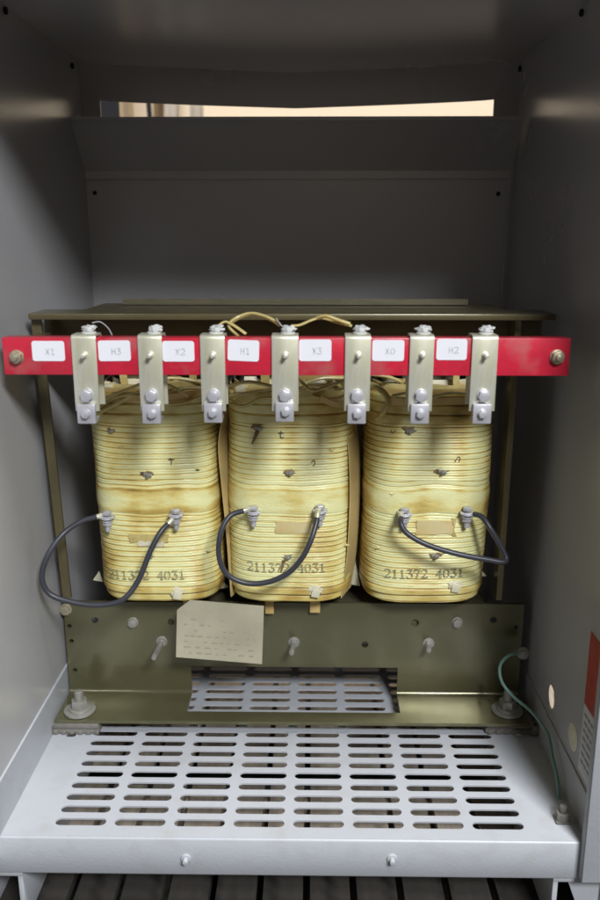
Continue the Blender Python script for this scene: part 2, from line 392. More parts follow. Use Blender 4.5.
# ================================================================ transformer core
YP = 1.134
core = thing('transformer_core', (-.02, 1.20, .02), 'olive varnished steel core frame with drilled lower plate behind the coils', 'core')
plL, plR = at(64, 614, YP).x, at(524, 610, YP).x
pz1 = at(300, 603, YP).z
FZ = .022
wxl, wxr = at(192, 690, YP).x, at(397, 690, YP).x
wz1 = at(300, 667, YP).z; wy0 = atz(300, 712, FZ).y; fy0 = atz(300, 722, FZ).y
b = MB()
# bent angle section: vertical plate + flange as one swept profile
R_ = .006
prof = [(YP, pz1), (YP, FZ+R_)] + [(YP-R_+R_*math.cos(a), FZ+R_-R_*math.sin(a)) for a in (PI/8, PI/4, 3*PI/8)] + [(YP-R_, FZ), (fy0, FZ)]
t_ = .005
prof2 = [(fy0, FZ-t_), (YP-R_, FZ-t_)] + [(YP-R_+(R_+t_)*math.cos(a), FZ+R_-(R_+t_)*math.sin(a)) for a in (3*PI/8, PI/4, PI/8)] + [(YP+t_, FZ+R_), (YP+t_, pz1)]
b.prism([V((plL, y, z)) for y, z in prof+prof2], (plR-plL, 0, 0))
clamp = b.build('lower_clamp', 'olive', core, smooth=False)
cut = MB(); cut.box((wxl, wy0, -.05), (wxr, YP+.05, wz1))
boolean_cut(clamp, cut.build('cutter', 'olive', core, smooth=False))
cut = MB()
holes = [(95, 620, .0045), (171, 622, .0042), (365, 644.5, .0045), (415, 623, .0052), (493.5, 620, .0045), (69.5, 626, .003), (71.5, 641, .003), (75, 670, .003), (516, 627, .003)]
for x, y, r in holes:
    p = at(x, y, YP); cut.cyl(p-V((0, .01, 0)), p+V((0, .02, 0)), r*1.15, 20)
boolean_cut(clamp, cut.build('cutter', 'olive', core, smooth=False))
bm = bmesh.new(); bm.from_mesh(clamp.data)
for f in bm.faces: f.smooth = True
for e in bm.edges:
    if len(e.link_faces) == 2 and e.calc_face_angle(0) > math.radians(30): e.smooth = False
bm.to_mesh(clamp.data); bm.free()
clamp['label'] = 'wide drilled lower plate with a notch cut through its foot'
for x, y in ((133, 622), (457, 622)):
    b = MB(); hexhead(b, at(x, y, YP), (0, -1, 0), .0072, .006, 1.15); b.build('bolt', 'dullzinc', core)
b = MB(); hexhead(b, at(66, 609, YP), (0, -1, 0), .0082, .006, 1.1); b.build('bolt', 'brass', core)
for x, y, sl in ((162, 641, .052), (294, 642, .034), (428.5, 643, .024)):
    p = at(x, y, YP); b = MB(); hexhead(b, p, (0, -1, 0), .0062, .005, 1.4)
    b.cyl(p, p-V((.003, sl, 0.001)), .0036, 12, bev=.0006)
    for k in range(int((sl-.01)/.002)): b.cyl(p-V((.003*(.009+k*.002)/sl, .009+k*.002, 0)), p-V((.003*(.010+k*.002)/sl, .010+k*.002, 0)), .0040, 12)
    b.build('stud', 'dullzinc', core)
# upper clamp angle
UZ = at(300, 314, 1.066).z
uxl, uxr = at(28, 316, 1.066).x, at(556, 316, 1.066).x
uxl = max(uxl, XL+.004); uxr = min(uxr, XR-.004)
b = MB(); b.box((uxl, 1.066, UZ-.008), (uxr, YP, UZ), bev=.0012); b.box((uxl, YP-.005, UZ-.085), (uxr, YP, UZ-.0081)); b.build('upper_clamp', 'olive2', core)
# yoke laminations
yx0, yx1 = at(123, 305, 1.21).x, at(468, 305, 1.21).x; yz = at(300, 299, 1.21).z
b = MB()
b.box((yx0, 1.21, UZ+.001), (yx1, 1.212, yz)); b.build('yoke_shield', 'lam', core, smooth=False)
b = MB()
b.box((-.315, 1.1395, .545), (.265, 1.26, UZ-.001)); b.build('core_yoke', 'lam', core, smooth=False)
b = MB(); b.box((-.315, 1.1395, .105), (.265, 1.26, .165)); b.build('core_yoke', 'lam', core, smooth=False)
CX = (-.2225, -.0285, .1655)
for cx in CX:
    b = MB(); b.box((cx-.038, 1.1395, .1652), (cx+.038, 1.26, .5448)); b.build('core_leg', 'lam', core, smooth=False)
# side posts
def post(xt, yt, xb, yb_, Yt, Yb, w, lab):
    a, c = at(xt, yt, Yt), at(xb, yb_, Yb); b = MB()
    d = (c-a).normalized(); top = a - d*((a.z-UZ+.009)/d.z) if False else a + d*((UZ-.009-a.z)/d.z)
    b.prism([top+V((-w/2, 0, 0)), top+V((w/2, 0, 0)), top+V((w/2, .004, 0)), top+V((-w/2, .004, 0))], c-top)
    b.prism([top+V((-w/2, .0042, 0)), top+V((-w/2+.003, .0042, 0)), top+V((-w/2+.003, .026, 0)), top+V((-w/2, .026, 0))], c-top)
    k = b.build('post', 'olive2', core, smooth=False); k['label'] = lab
post(42, 375, 67, 598, 1.085, 1.115, .0125, 'left upright')
post(513, 400, 499, 600, 1.10, 1.12, .008, 'right upright, in deep shade')
# ================================================================ coils
YC = 1.20; CA, CB, CN = .0925, .11, 3.6
ZB, ZTc = at(300, 603, YC-CB).z, at(300, 394, YC-CB).z
zb1 = at(300, 489, YC-CB).z; zb0 = at(300, 514, YC-CB).z
zrib = at(300, 425, YC-CB).z; zbot = at(300, 588, YC-CB).z
PT = .0076
def ellr(a, sc=1.0):
    c, s = math.cos(a), math.sin(a)
    r = (abs(c/CA)**CN + abs(s/CB)**CN)**(-1/CN)
    return c*r*sc, s*r*sc
def coil_y(cx, x, off=0):              # front surface depth at world x
    u = min(.999, abs((x-cx)/CA)); return YC - CB*(1-u**CN)**(1/CN) - off
def prof_at(z, seed):
    """radial offset and varnish amount at height z"""
    rnd = lambda k: noise.noise(V((k*1.37, seed*5.1, 2.2)))
    off = 0; va = 0
    if z > ZTc-.004: off -= (z-ZTc+.004)*.8
    if zrib < z:                        # upper taped collar, three wide wraps
        t = (z-zrib)/(ZTc-zrib)*3; fr = t % 1; off += .0012 - .0022*math.exp(-(min(fr, 1-fr)/.09)**2); va = .17+.2*rnd(int(t)+50) + .35*math.exp(-(min(fr, 1-fr)/.1)**2)
    elif zb0 < z < zb1:
        t = (z-zb0)/(zb1-zb0); off += .0012*math.sin(PI*t)**.3; va = .16+.12*math.sin(PI*t*2+seed*2) + .3*math.exp(-((t-.93)/.07)**2) + .12*math.exp(-((t-.1)/.08)**2)
    elif z < zbot:
        t = (zbot-z)/(zbot-ZB)*2; fr = t % 1; off += .0006 - .0022*math.exp(-(min(fr, 1-fr)/.12)**2) - (.004 if t > 1 else 0); va = .40 + .3*math.exp(-(min(fr, 1-fr)/.1)**2)
    else:
        k = (z-zbot)/PT; i = math.floor(k); fr = k-i; e = min(fr, 1-fr)
        off += .0006*rnd(i) - (.0010+.0006*rnd(i+70))*math.exp(-(e/.11)**2); va = .04+.18*rnd(i+20) + (.46+.45*rnd(i+40))*math.exp(-(e/.14)**2)
        if .47 < fr < .56 and rnd(i+90) > -.3: off -= .0006; va += .14
    return off, va
def make_coil(cx, seed, label):
    r = thing('transformer_coil', (cx, YC, ZB), label, 'coil', 'varnished coils standing in a row')
    b = MB(); dl = b.bm.verts.layers.float.new('varnish')
    NZ, NA = 520, 140; g = []
    for j in range(NZ+1):
        z = ZB+(ZTc-ZB)*j/NZ; ring = []
        for i in range(NA):
            a = 2*PI*i/NA; x, y = ellr(a)
            nz = noise.noise(V((x*9+seed*7, y*9, z*5)))
            zz = z + .0016*noise.noise(V((x*12, y*12+seed*3, z*20)))
            wb = .0055*noise.noise(V((x*16+seed*9, y*16, 3.3))) if zb0-.012 < z < zb1+.012 else 0
            off, va = prof_at(zz+wb, seed)
            off += .0012*nz + .0005*noise.noise(V((x*60, y*60, z*90+seed)))
            l = math.hypot(x, y)
            x *= 1+off/l; y *= 1+off/l
            sh = .0025*math.sin((z-ZB)*9+seed*2)
            v = b.bm.verts.new((cx+x+sh, YC+y, z))
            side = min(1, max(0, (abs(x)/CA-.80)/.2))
            drip = max(0, noise.noise(V((x*34+seed*11, y*34, z*5.5))))*.9
            blotch = max(0, noise.noise(V((x*14+seed*5, y*14, z*14)))-.08)*.7
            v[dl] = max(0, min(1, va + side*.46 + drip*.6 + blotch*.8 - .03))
            ring.append(v)
        g.append(ring)
    for j in range(NZ):
        for i in range(NA):
            b.bm.faces.new((g[j][i], g[j][(i+1) % NA], g[j+1][(i+1) % NA], g[j+1][i]))
    # inward top and bottom shoulders
    for ring, s in ((g[-1], 1), (g[0], -1)):
        inner = []
        for v in ring:
            w = b.bm.verts.new(V((cx+(v.co.x-cx)*.62, YC+(v.co.y-YC)*.66, v.co.z-.004*s))); w[dl] = .6; inner.append(w)
        for i in range(NA):
            b.bm.faces.new((ring[i], ring[(i+1) % NA], inner[(i+1) % NA], inner[i]))
    w = b.build('winding', 'winding', r, ang=80)
    # top collar : nested insulation wraps that rise above the winding
    for q, (sc, z0, z1, m) in enumerate(((.965, ZTc-.008, ZTc+.006, 'paper'), (.90, ZTc-.006, ZTc+.011, 'lead'), (.80, ZTc-.006, ZTc+.008, 'paper'), (.70, ZTc-.008, ZTc+.014, 'cream'))):
        b = MB(); n = 72; rg = []
        for (k, zz) in ((0, z0), (0, z1), (-.0022, z1), (-.0022, z0)):
            rg.append([])
            for i in range(n):
                a = 2*PI*i/n; x, y = ellr(a, sc); l = math.hypot(x, y); f = 1+k/l
                wob = .0022*noise.noise(V((x*25, y*25+q*4, seed*3))) if zz == z1 else 0
                f += .012*noise.noise(V((x*14+q, y*14, seed)))
                rg[-1].append(b.bm.verts.new((cx+x*f, YC+y*f, zz+wob)))
        for k in range(4):
            for i in range(n): b.bm.faces.new((rg[k][i], rg[k][(i+1) % n], rg[(k+1) % 4][(i+1) % n], rg[(k+1) % 4][i]))
        b.build('collar_wrap', m, r)
    # wedge spacers tucked between the wraps
    for k in range(5):
        xx = cx-.06+.03*k+random.uniform(-.006, .006); yy = YC-CB*.78+random.uniform(0, .03)
        b = MB(); b.box((xx-.009, yy-.003, ZTc-.004), (xx+.009, yy+.004, ZTc+random.uniform(.010, .018)), bev=.0006, rot=(random.uniform(-.2, .2), 0, random.uniform(-.25, .25)))
        b.build('spacer', 'cream' if k % 2 == 0 else 'paper', r)
    # stamped number on the winding
    c = at(*NUM[seed][:2], coil_y(cx, cx)); h = .0130
    def f(u, v):
        x = c.x+u; z = c.z-h/2+v + u*NUM[seed][2]; y = coil_y(cx, x, .0022)
        return V((x, y, z))
    b = MB(); strokes(b, '211372 4031', f, h, .0017, .80)
    k = b.build('stamped_number', 'stamp', r, smooth=False); k['label'] = 'stamped number 211372 4031'
    return r
NUM = {1: (107, 575, .015), 2: (247, 567, 0.0), 3: (385, 574, 0.03)}
coils = [make_coil(CX[0], 1, 'left coil in the row of three, between cabinet wall and middle coil'),
         make_coil(CX[1], 2, 'middle coil in the row of three, flanked by peach barrier sheets'),
         make_coil(CX[2], 3, 'right coil in the row of three, nearest the shaded side panel')]
def on(ci, x, y, off=0):
    """a point on the front of coil ci under photo pixel x, y"""
    Y = YC-CB
    for _ in range(6):
        p = at(x, y, Y); Y = coil_y(CX[ci], p.x)
    return at(x, y, Y-off)
# coil terminals (metal post, washers, nut and hanging bolt)
TERM = [(0, 109, 516), (0, 177, 514), (1, 254, 511), (1, 320, 510), (2, 404, 513), (2, 466, 512)]
for ci, x, y in TERM:
    p = on(ci, x, y); b = MB()
    q = p+V((0, -.010, .002))
    b.box(p+V((-.010, -.016, .0010)), p+V((.010, .004, .0032)), bev=.0008)
    b.cyl(q+V((0, 0, .0034)), q+V((0, 0, .0085)), .0068, 6, bev=.0008, spin=random.random())
    b.cyl(q+V((0, 0, -.0010)), q+V((0, 0, -.0026)), .0088, 20, bev=.0004)
    b.cyl(q+V((0, 0, -.0050)), q+V((0, 0, -.0064)), .0078, 20, bev=.0004)
    b.cyl(q+V((0, 0, -.0068)), q+V((0, 0, -.0125)), .0066, 6, bev=.0008, spin=random.random())
    b.cyl(q+V((0, 0, -.012)), q+V((0, 0, -.0215)), .0032, 12, bev=.0006)
    for k in range(5): b.cyl(q+V((0, 0, -.0135-k*.0016)), q+V((0, 0, -.0142-k*.0016)), .0037, 12)
    t = b.build('terminal', 'zinc', coils[ci])
# mid taps: small bent tab in a scorched pucker of varnish
def tap(ci, x, y, s=1, dark=1, sd=0):
    p = on(ci, x, y); b = MB()
    b.blob(p+V((0, .0015, 0)), .0088*s, (1.35, .28, .6), .5, sd); k = b.build('tap_scorch', 'burn', coils[ci])
    b = MB(); b.box(p+V((-.006*s, -.005*s, -.0018)), p+V((.006*s, .002, .0012)), bev=.0005, rot=(.3, .2*(-1)**sd, 0)); b.cyl(p+V((0, -.003, 0)), p+V((.001, -.0075*s, -.002)), .0028*s, 6, bev=.0004)
    b.build('tap_tab', 'dullzinc', coils[ci])
for i, (ci, x, y, s) in enumerate(((0, 148, 474, .95), (0, 112, 430, .75), (0, 150, 556, .6), (1, 290, 472, .9), (1, 259, 427, .9), (1, 288, 556, .85), (2, 442, 471, 1.0), (2, 410, 430, .9), (2, 435, 555, .95))):
    tap(ci, x, y, s, 1, i)
# vertical scorch runs below some taps
def run(ci, x0, y0, x1, y1, w, m='burn'):
    a, c = on(ci, x0, y0, .0003), on(ci, x1, y1, .0003); b = MB(); n = 8; L_ = []
    for k in range(n+1):
        t = k/n; ww = w*(1-t*.6)*(1+.5*noise.noise(V((t*6, x0, 0)))); p = a.lerp(c, t)
        xs = (p.x-ww/2, p.x+ww/2)
        L_.append([b.bm.verts.new((x, coil_y(CX[ci], x, .0012), p.z)) for x in xs] + [b.bm.verts.new((x, coil_y(CX[ci], x, -.003), p.z)) for x in xs[::-1]])
    for a_, b_ in zip(L_, L_[1:]):
        for k in range(4): b.bm.faces.new((a_[k], a_[(k+1) % 4], b_[(k+1) % 4], b_[k]))
    b.bm.faces.new(L_[0]); b.bm.faces.new(L_[-1][::-1]); return b.build('varnish_run', m, coils[ci])
run(1, 258, 430, 252, 444, .006); run(1, 284, 560, 281, 572, .006); 
# folded tape patches by the middle band and foot ties
def patch(ci, x0, y0, x1, y1, m, name='tape_patch', off=.0018):
    b = MB(); a, c = on(ci, x0, y0), on(ci, x1, y1); n = 10; rows = []
    for j in range(4):
        z = a.z+(c.z-a.z)*j/3; rows.append([])
        for i in range(n+1):
            x = a.x+(c.x-a.x)*i/n; x += .005*noise.noise(V((z*90, x0, i*.2))); zj = z+.003*noise.noise(V((x*40, y0, j))); o = off+.0008*noise.noise(V((x*80, z*80, y0)))
            rows[-1].append((b.bm.verts.new((x, coil_y(CX[ci], x, o), zj)), b.bm.verts.new((x, coil_y(CX[ci], x, -.002), zj))))
    for j in range(3):
        for i in range(n):
            A, B_, D, E = rows[j][i], rows[j][i+1], rows[j+1][i+1], rows[j+1][i]
            b.bm.faces.new((A[0], B_[0], D[0], E[0]))
    for i in range(n):
        for j in (0, 3): b.bm.faces.new((rows[j][i][0], rows[j][i+1][0], rows[j][i+1][1], rows[j][i][1]))
    for j in range(3):
        for i in (0, n): b.bm.faces.new((rows[j][i][0], rows[j+1][i][0], rows[j+1][i][1], rows[j][i][1]))
    return b.build(name, m, coils[ci])
patch(0, 130, 534, 168, 542, 'lead'); patch(1, 276, 521, 312, 533, 'tape'); patch(2, 416, 520, 452, 534, 'tape'); patch(2, 452, 518, 455, 536, 'lead')
patch(0, 140, 541, 166, 546, 'cream')
for ci, x, y in ((0, 177, 592), (1, 315, 590), (2, 455, 585)):
    b = MB(); p = on(ci, x, y)
    b.blob(p+V((0, 0, .0)), .009, (1.1, .35, .75), .55, ci+20); b.box(p+V((-.005, -.004, -.010)), p+V((.007, -.001, .002)), bev=.0008, rot=(0, .2, .1)); b.build('foot_tie', 'cream', coils[ci])
for ci, x0, x1, y in ((1, 265, 274, 612), (1, 310, 320, 611), (0, 183, 189, 607)):
    a = at(x0, 600, YP-.012); c = at(x1, y, YP-.004); b = MB(); b.box((a.x, YP-.010, c.z), (c.x, YP-.008, a.z), bev=.0004); b.build('tape_tail', 'paper', coils[ci])
# pen marks
def pen(ci, pts, w=.0009):
    b = MB(); b.tube([on(ci, x, y, .0012) for x, y in pts], w*.6, 6, 3); b.build('pen_mark', 'pen', coils[ci])
pen(0, [(170, 458), (171.5, 462), (171, 465)]); pen(0, [(168, 459.5), (174, 459.5)])
pen(1, [(281, 431), (280.5, 436), (282, 438), (284, 437)]); pen(1, [(278.5, 433), (284, 433)])
pen(1, [(311, 463), (314, 460), (315, 464), (313, 466)]); pen(2, [(455, 462), (458, 457), (460, 458), (459, 462)])
pen(0, [(109, 429), (110, 433)]); pen(2, [(391, 430), (393, 433), (396, 430)])
# barrier sheets
def barrier(ci, xs, ys, Y, w, m, name='barrier_sheet', lab=None):
    b = MB(); b.ribbon([at(x, y, Y) for x, y in zip(xs, ys)], w, .0012, side=V((.35, 1, 0)).normalized(), sub=5)
    k = b.build(name, m, coils[ci]); 
    if lab: k['label'] = lab
barrier(1, (231, 226, 229, 233, 236, 238), (410, 440, 480, 520, 560, 590), 1.145, .05, 'peach', lab='peach sheet left of the winding')
barrier(1, (347, 353, 355, 354, 351, 346), (408, 440, 480, 520, 560, 592), 1.135, .05, 'peach', lab='peach sheet right of the winding')
for ci, pts in ((0, ((93, 580), (99, 571), (103, 582))), (2, ((470, 560), (487, 576), (470, 577))), (2, ((355, 560), (349, 584), (360, 586))), (0, ((216, 575), (229, 587), (214, 590)))):
    b = MB(); b.prism([at(x, y, 1.165) for x, y in pts], (0, .002, 0)); b.build('barrier_corner', 'cream', coils[ci], smooth=False)
# flat leads rising from the coil tops
def lead(ci, pts, w=.010, th=.004, m='lead'):
    b = MB(); b.ribbon([at(*p) for p in pts], w, th, side=V((1, .25, 0)).normalized()); b.build('lead_strip', m, coils[ci])
lead(0, [(127, 398, 1.13), (125, 385, 1.12), (122, 368, 1.11), (121, 350, 1.10)]); lead(0, [(168, 385, 1.13), (175, 372, 1.10), (180, 355, 1.08)], .006)
lead(0, [(196, 392, 1.14), (193, 380, 1.12), (193, 352, 1.10)]); lead(1, [(266, 390, 1.13), (265, 378, 1.12), (264, 352, 1.1)], .012)
lead(1, [(329, 385, 1.13), (331, 375, 1.12), (333, 352, 1.10)], .008); lead(2, [(402, 392, 1.12), (408, 380, 1.1), (412, 360, 1.08)], .006)
lead(2, [(455, 396, 1.11), (456, 384, 1.11), (455, 352, 1.1)], .009)
def loop(ci, pts, r=.0042, m='lead'):
    b = MB(); b.tube([at(*p) for p in pts], r, 10, 8, flat=.62); b.build('lead_loop', m, coils[ci])
loop(0, [(94, 415, 1.13), (103, 411, 1.085), (120, 402, 1.08), (140, 392, 1.075), (150, 386, 1.07)])
loop(0, [(160, 400, 1.075), (178, 390, 1.08), (200, 388, 1.09), (222, 392, 1.10)])
loop(1, [(226, 397, 1.11), (245, 394, 1.085), (268, 390, 1.08), (284, 384, 1.07)], .005)
loop(1, [(290, 390, 1.07), (305, 383, 1.08), (322, 378, 1.09), (345, 378, 1.09), (365, 380, 1.08)], .0045)
loop(1, [(296, 384, 1.10), (315, 396, 1.08), (335, 399, 1.08), (352, 392, 1.075)], .004)
loop(0, [(100, 408, 1.09), (118, 397, 1.078), (140, 396, 1.072), (160, 404, 1.074), (186, 402, 1.074), (206, 394, 1.08)], .0032)
loop(0, [(155, 380, 1.08), (172, 378, 1.085), (196, 381, 1.09), (215, 388, 1.10)], .0036)
loop(1, [(232, 403, 1.10), (244, 406, 1.078), (262, 398, 1.072), (280, 399, 1.07)], .0034)
loop(1, [(300, 388, 1.07), (318, 386, 1.072), (338, 390, 1.072), (352, 384, 1.07)], .003)
loop(2, [(392, 396, 1.075), (410, 393, 1.075), (430, 397, 1.072), (452, 393, 1.075), (478, 396, 1.08)], .0034)
loop(0, [(104, 399, 1.075), (126, 390, 1.06), (146, 383, 1.055), (168, 385, 1.055), (188, 396, 1.065)], .0034)
loop(1, [(228, 386, 1.07), (248, 382, 1.055), (270, 386, 1.05), (283, 392, 1.05)], .0038)
loop(1, [(298, 378, 1.06), (312, 390, 1.05), (332, 385, 1.05), (350, 378, 1.055)], .0034)
loop(2, [(362, 382, 1.09), (378, 388, 1.075), (388, 399, 1.07), (385, 410, 1.075), (378, 418, 1.10)], .0062)
loop(2, [(365, 374, 1.10), (385, 376, 1.10), (402, 382, 1.11)], .004)
def wrap(ci, pts, w, m='lead', th=.003):
    b = MB(); b.ribbon([at(*p) for p in pts], w, th, side=V((0, -.45, 1)).normalized()); b.build('tape_wrap', m, coils[ci])
wrap(0, [(104, 396, 1.12), (122, 396, 1.085), (150, 398, 1.075), (185, 396, 1.075), (212, 392, 1.10)], .012, 'paper')
wrap(0, [(150, 391, 1.08), (175, 384, 1.085), (205, 383, 1.10), (219, 386, 1.12)], .009)
wrap(1, [(234, 404, 1.12), (250, 398, 1.085), (275, 395, 1.078), (310, 392, 1.078), (343, 394, 1.10)], .011)
wrap(1, [(293, 380, 1.09), (315, 374, 1.095), (340, 373, 1.10), (352, 376, 1.10)], .010, 'paper')
wrap(1, [(320, 398, 1.075), (336, 404, 1.08), (348, 402, 1.09)], .009, 'paper')
wrap(2, [(386, 400, 1.09), (410, 402, 1.078), (440, 401, 1.076), (470, 400, 1.085), (484, 399, 1.11)], .012, 'paper')
for k, (ci, x, y, s_) in enumerate(((0, 122, 447, .5), (0, 196, 470, .35), (1, 330, 450, .4), (1, 268, 500, .45), (2, 395, 494, .5), (2, 470, 480, .35), (1, 345, 545, .4), (0, 205, 552, .45), (2, 380, 548, .4))):
    b = MB(); b.blob(on(ci, x, y, -.0008), .0075*s_, (1.8, .3, .6), .7, k+40); b.build('varnish_chip', 'burn' if k % 2 else 'lead', coils[ci])
for ci, x, y, w in ((0, 108, 386, 12), (0, 205, 386, 14), (1, 242, 388, 10), (1, 318, 387, 9), (2, 428, 389, 12), (2, 470, 392, 12), (2, 398, 390, 9)):
    p = at(x, y, 1.11); b = MB(); b.box(p+V((-w*.0007, -.008, -.004)), p+V((w*.0007, .01, .003)), bev=.001, rot=(.1, random.uniform(-.1, .1), random.uniform(-.3, .3))); b.build('spacer', 'cream', coils[ci])
# ================================================================ terminal bar
YBAR = .96
bl, br = at(3, 357, YBAR), at(570, 357, YBAR); bz1, bz0 = at(300, 338, YBAR).z, at(300, 375.5, YBAR).z
BT = .022
bar = thing('terminal_bar', ((bl.x+br.x)/2, YBAR+BT/2, bz0), 'long red insulating bar carrying seven metal straps across the coil tops', 'terminal bar')
b = MB(); b.box((bl.x, YBAR, bz0), (br.x, YBAR+BT, bz1), bev=.0012); b.build('bar', 'red', bar)
for x, y, r in ((17, 357, .0086), (557, 357, .0088)):
    b = MB(); p = at(x, y, YBAR); hexhead(b, p, (0, -1, 0), r*.88, .006, 1.12); b.cyl(p, p-V((0, .011, 0)), .0038, 12, bev=.0006); b.build('bolt', 'brass', bar)
for s, x in ((-1, bl.x+.012), (1, br.x-.012)):
    b = MB(); b.box((x-.008, YBAR+BT+.0005, bz0+.008), (x+.008, 1.084, bz1-.008), bev=.001); b.build('standoff', 'olive2', bar)
LBL = [(33, 64, 341, 361, 'X1', 0), (99, 130, 340.5, 361, 'H3', .01), (163, 194, 341, 361.5, 'X2', 0), (228, 259, 340, 361, 'H1', -.04), (299, 331.5, 339.5, 361, 'X3', 0), (372, 404.5, 340, 361, 'X0', 0), (436, 467.5, 339, 360, 'H2', 0)]
for x0, x1, y0, y1, tx, tilt in LBL:
    a, c = at(x0, y1, YBAR), at(x1, y0, YBAR); w, h = c.x-a.x, c.z-a.z; cx_, cz_ = (a.x+c.x)/2, (a.z+c.z)/2; r = .003
    poly = []
    for sx, sz, a0 in ((1, 1, 0), (-1, 1, PI/2), (-1, -1, PI), (1, -1, 3*PI/2)):
        for k in range(5):
            an = a0+PI/2*k/4; u, v = sx*(w/2-r)+r*math.cos(an), sz*(h/2-r)+r*math.sin(an)
            poly.append(V((cx_+u*math.cos(tilt)-v*math.sin(tilt), YBAR-.0006, cz_+u*math.sin(tilt)+v*math.cos(tilt))))
    b = MB(); b.prism(poly, (0, .0007, 0)); st = b.build('label_sticker', 'sticker', bar, smooth=False); st['label'] = 'white sticker marked ' + tx
    hh = .0075
    b = MB(); strokes(b, tx, lambda u, v: V((cx_-hh*.7+u+.002, YBAR-.0009, cz_-hh*.6+v)), hh, .0009); b.build('lettering', 'ink', st, smooth=False)
# terminal straps
SX = [(84, 24, 423), (150, 23.5, 423), (212.5, 24, 422), (285, 26, 421), (358, 25, 423), (422, 23.5, 423), (485, 25, 423)]
SLAB = ['terminal strap nearest the left end of the red bar', 'second terminal strap from the left end of the red bar',
        'third strap from the left, above the gap between left and middle coils', 'fourth strap, at the centre of the red bar above the middle coil',
        'fifth strap, above the gap between middle and right coils', 'sixth strap, above the centre of the right coil', 'terminal strap nearest the right end of the red bar']
for i, (x, wpx, yl) in enumerate(SX):
    p = at(x, 340, YBAR); w = wpx/820*.99*1.0; w = wpx/ (F/1.0)*.985; cx_ = p.x
    r = thing('terminal_strap', (cx_, YBAR, bz0-.05), SLAB[i], 'terminal strap', 'metal straps folded over the red bar')
    zt = bz1+.0025; yf = YBAR-.0025; yb_ = YBAR+BT+.0028; zlo = at(x, 411, yf).z; zlb = at(x, 404, yb_).z
    rr = .0035; path = [(yf, zlo), (yf, zt-rr)] + [(yf+rr-rr*math.cos(a), zt-rr+rr*math.sin(a)) for a in (PI/8, PI/4, 3*PI/8, PI/2)] + [(yb_-rr+rr*math.sin(a), zt-rr+rr*math.cos(a)) for a in (0, PI/8, PI/4, 3*PI/8, PI/2)] + [(yb_, zlb)]
    b = MB(); b.ribbon([V((cx_, a, c)) for a, c in path], w, .0024, sub=0); b.build('strap_plate', 'bright', r, bevel=.0004)
    # lug block at the foot of the front leg
    z2 = at(x, yl, yf-.003).z
    b = MB(); b.box((cx_-.0115, yf-.0075, z2), (cx_+.0105, yf-.0016, z2+.0235), bev=.0012); b.box((cx_-.0105, yf-.0072, z2-.0002), (cx_+.0095, yf+.016, z2+.0055), bev=.0008); b.build('lug', 'zinc', r)
    b = MB(); q = V((cx_+random.uniform(-.0008, .0012), yf-.0012, at(x, 395.5, yf).z)); hexhead(b, q, (0, -1, 0), .0072, .006, 1.15); b.build('hex_bolt', 'zinc', r)
    b = MB(); q = V((cx_+random.uniform(-.001, .001), yf-.0072, z2+.012)); hexhead(b, q, (0, -1, 0), .0052, .0045, 1.2); b.build('hex_bolt', 'zinc', r)
    b = MB(); q = V((cx_+.0005, yf-.001, at(x, 355, yf).z)); b.cyl(q, q-V((0, .002, 0)), .0042, 16, bev=.0004); b.cyl(q, q-V((0, .0115, 0)), .0026, 12, bev=.0005)
    b.build('stud', 'bright', r)
    b = MB(); q = V((cx_+.003, YBAR+BT*.55, zt+.0012)); b.cyl(q, q+V((0, 0, .002)), .0085, 20, bev=.0004); b.cyl(q+V((0, 0, .002)), q+V((0, 0, .0075)), .0064, 6, bev=.0008, spin=i); b.blob(q+V((.001, .002, .006)), .0065, (1.3, 1, .55), .6, i); b.build('nut', 'whitegoo', r)
# thin leads arching over the bar
def wire(pts, r, label, m='lead', name='lead_wire', flat=.6):
    b = MB(); P = [at(*p) for p in pts]; b.tube(P, r, 8, 8, flat=flat); o = b.build(name, m); tag(o, label, 'wire', 'thin leads arching over the red bar'); return o
wire([(240, 337, .99), (229, 326, .99), (238, 318, 1.0), (252, 314, 1.0), (268, 318, .99), (280, 325, .985)], .0034, 'yellow taped lead arching between the third and fourth straps')
wire([(291, 326, .985), (300, 325, .99), (312, 320, 1.0), (322, 318, 1.0), (336, 322, .99), (352, 326, .985)], .0028, 'pale lead rising from the fourth strap to the fifth')
wire([(214, 330, .985), (224, 322, .99), (233, 325, .985), (246, 334, .98)], .0024, 'short yellow strand crossing the bar edge right of the third strap')
wire([(318, 318, .985), (326, 316, .98), (338, 320, .98), (350, 324, .98)], .0040, 'thick folded yellow tape end left of the fifth strap')
wire([(276, 318, .98), (280, 324, .98), (283, 327, .98)], .0012, 'tiny frayed strand on top of the centre strap', 'zinc')
wire([(92, 323, .985), (100, 322, .99), (108, 328, .99), (112, 335, .985)], .0013, 'short grey wire end curling behind the first strap', 'zinc')
# ================================================================ cables
def cable(pts, label):
    P = [at(*p) for p in pts]
    r = thing('jumper_cable', P[0], label, 'cable', 'dark jumper cables looped between coil terminals')
    b = MB(); b.tube(P, .0038, 14, 10); b.build('sheath', 'cable', r)
    for e, n in ((P[0], P[1]), (P[-1], P[-2])):
        d = (n-e).normalized(); b = MB(); b.cyl(e-d*.010, e+d*.004, .0036, 12, bev=.0008); b.box(e-d*.016+V((-.005, -.004, -.001)), e-d*.006+V((.005, .004, .001)), bev=.0006); b.build('cable_lug', 'bright', r)
cable([(96, 517, 1.085), (80, 522, 1.07), (62, 535, 1.05), (47, 557, 1.035), (42, 578, 1.03), (50, 594, 1.03), (72, 602, 1.03), (98, 605, 1.03), (122, 600, 1.03), (138, 581, 1.04), (150, 552, 1.05), (160, 533, 1.06), (168, 524, 1.07)], 'dark cable on left coil drooping out over the bare frame post')
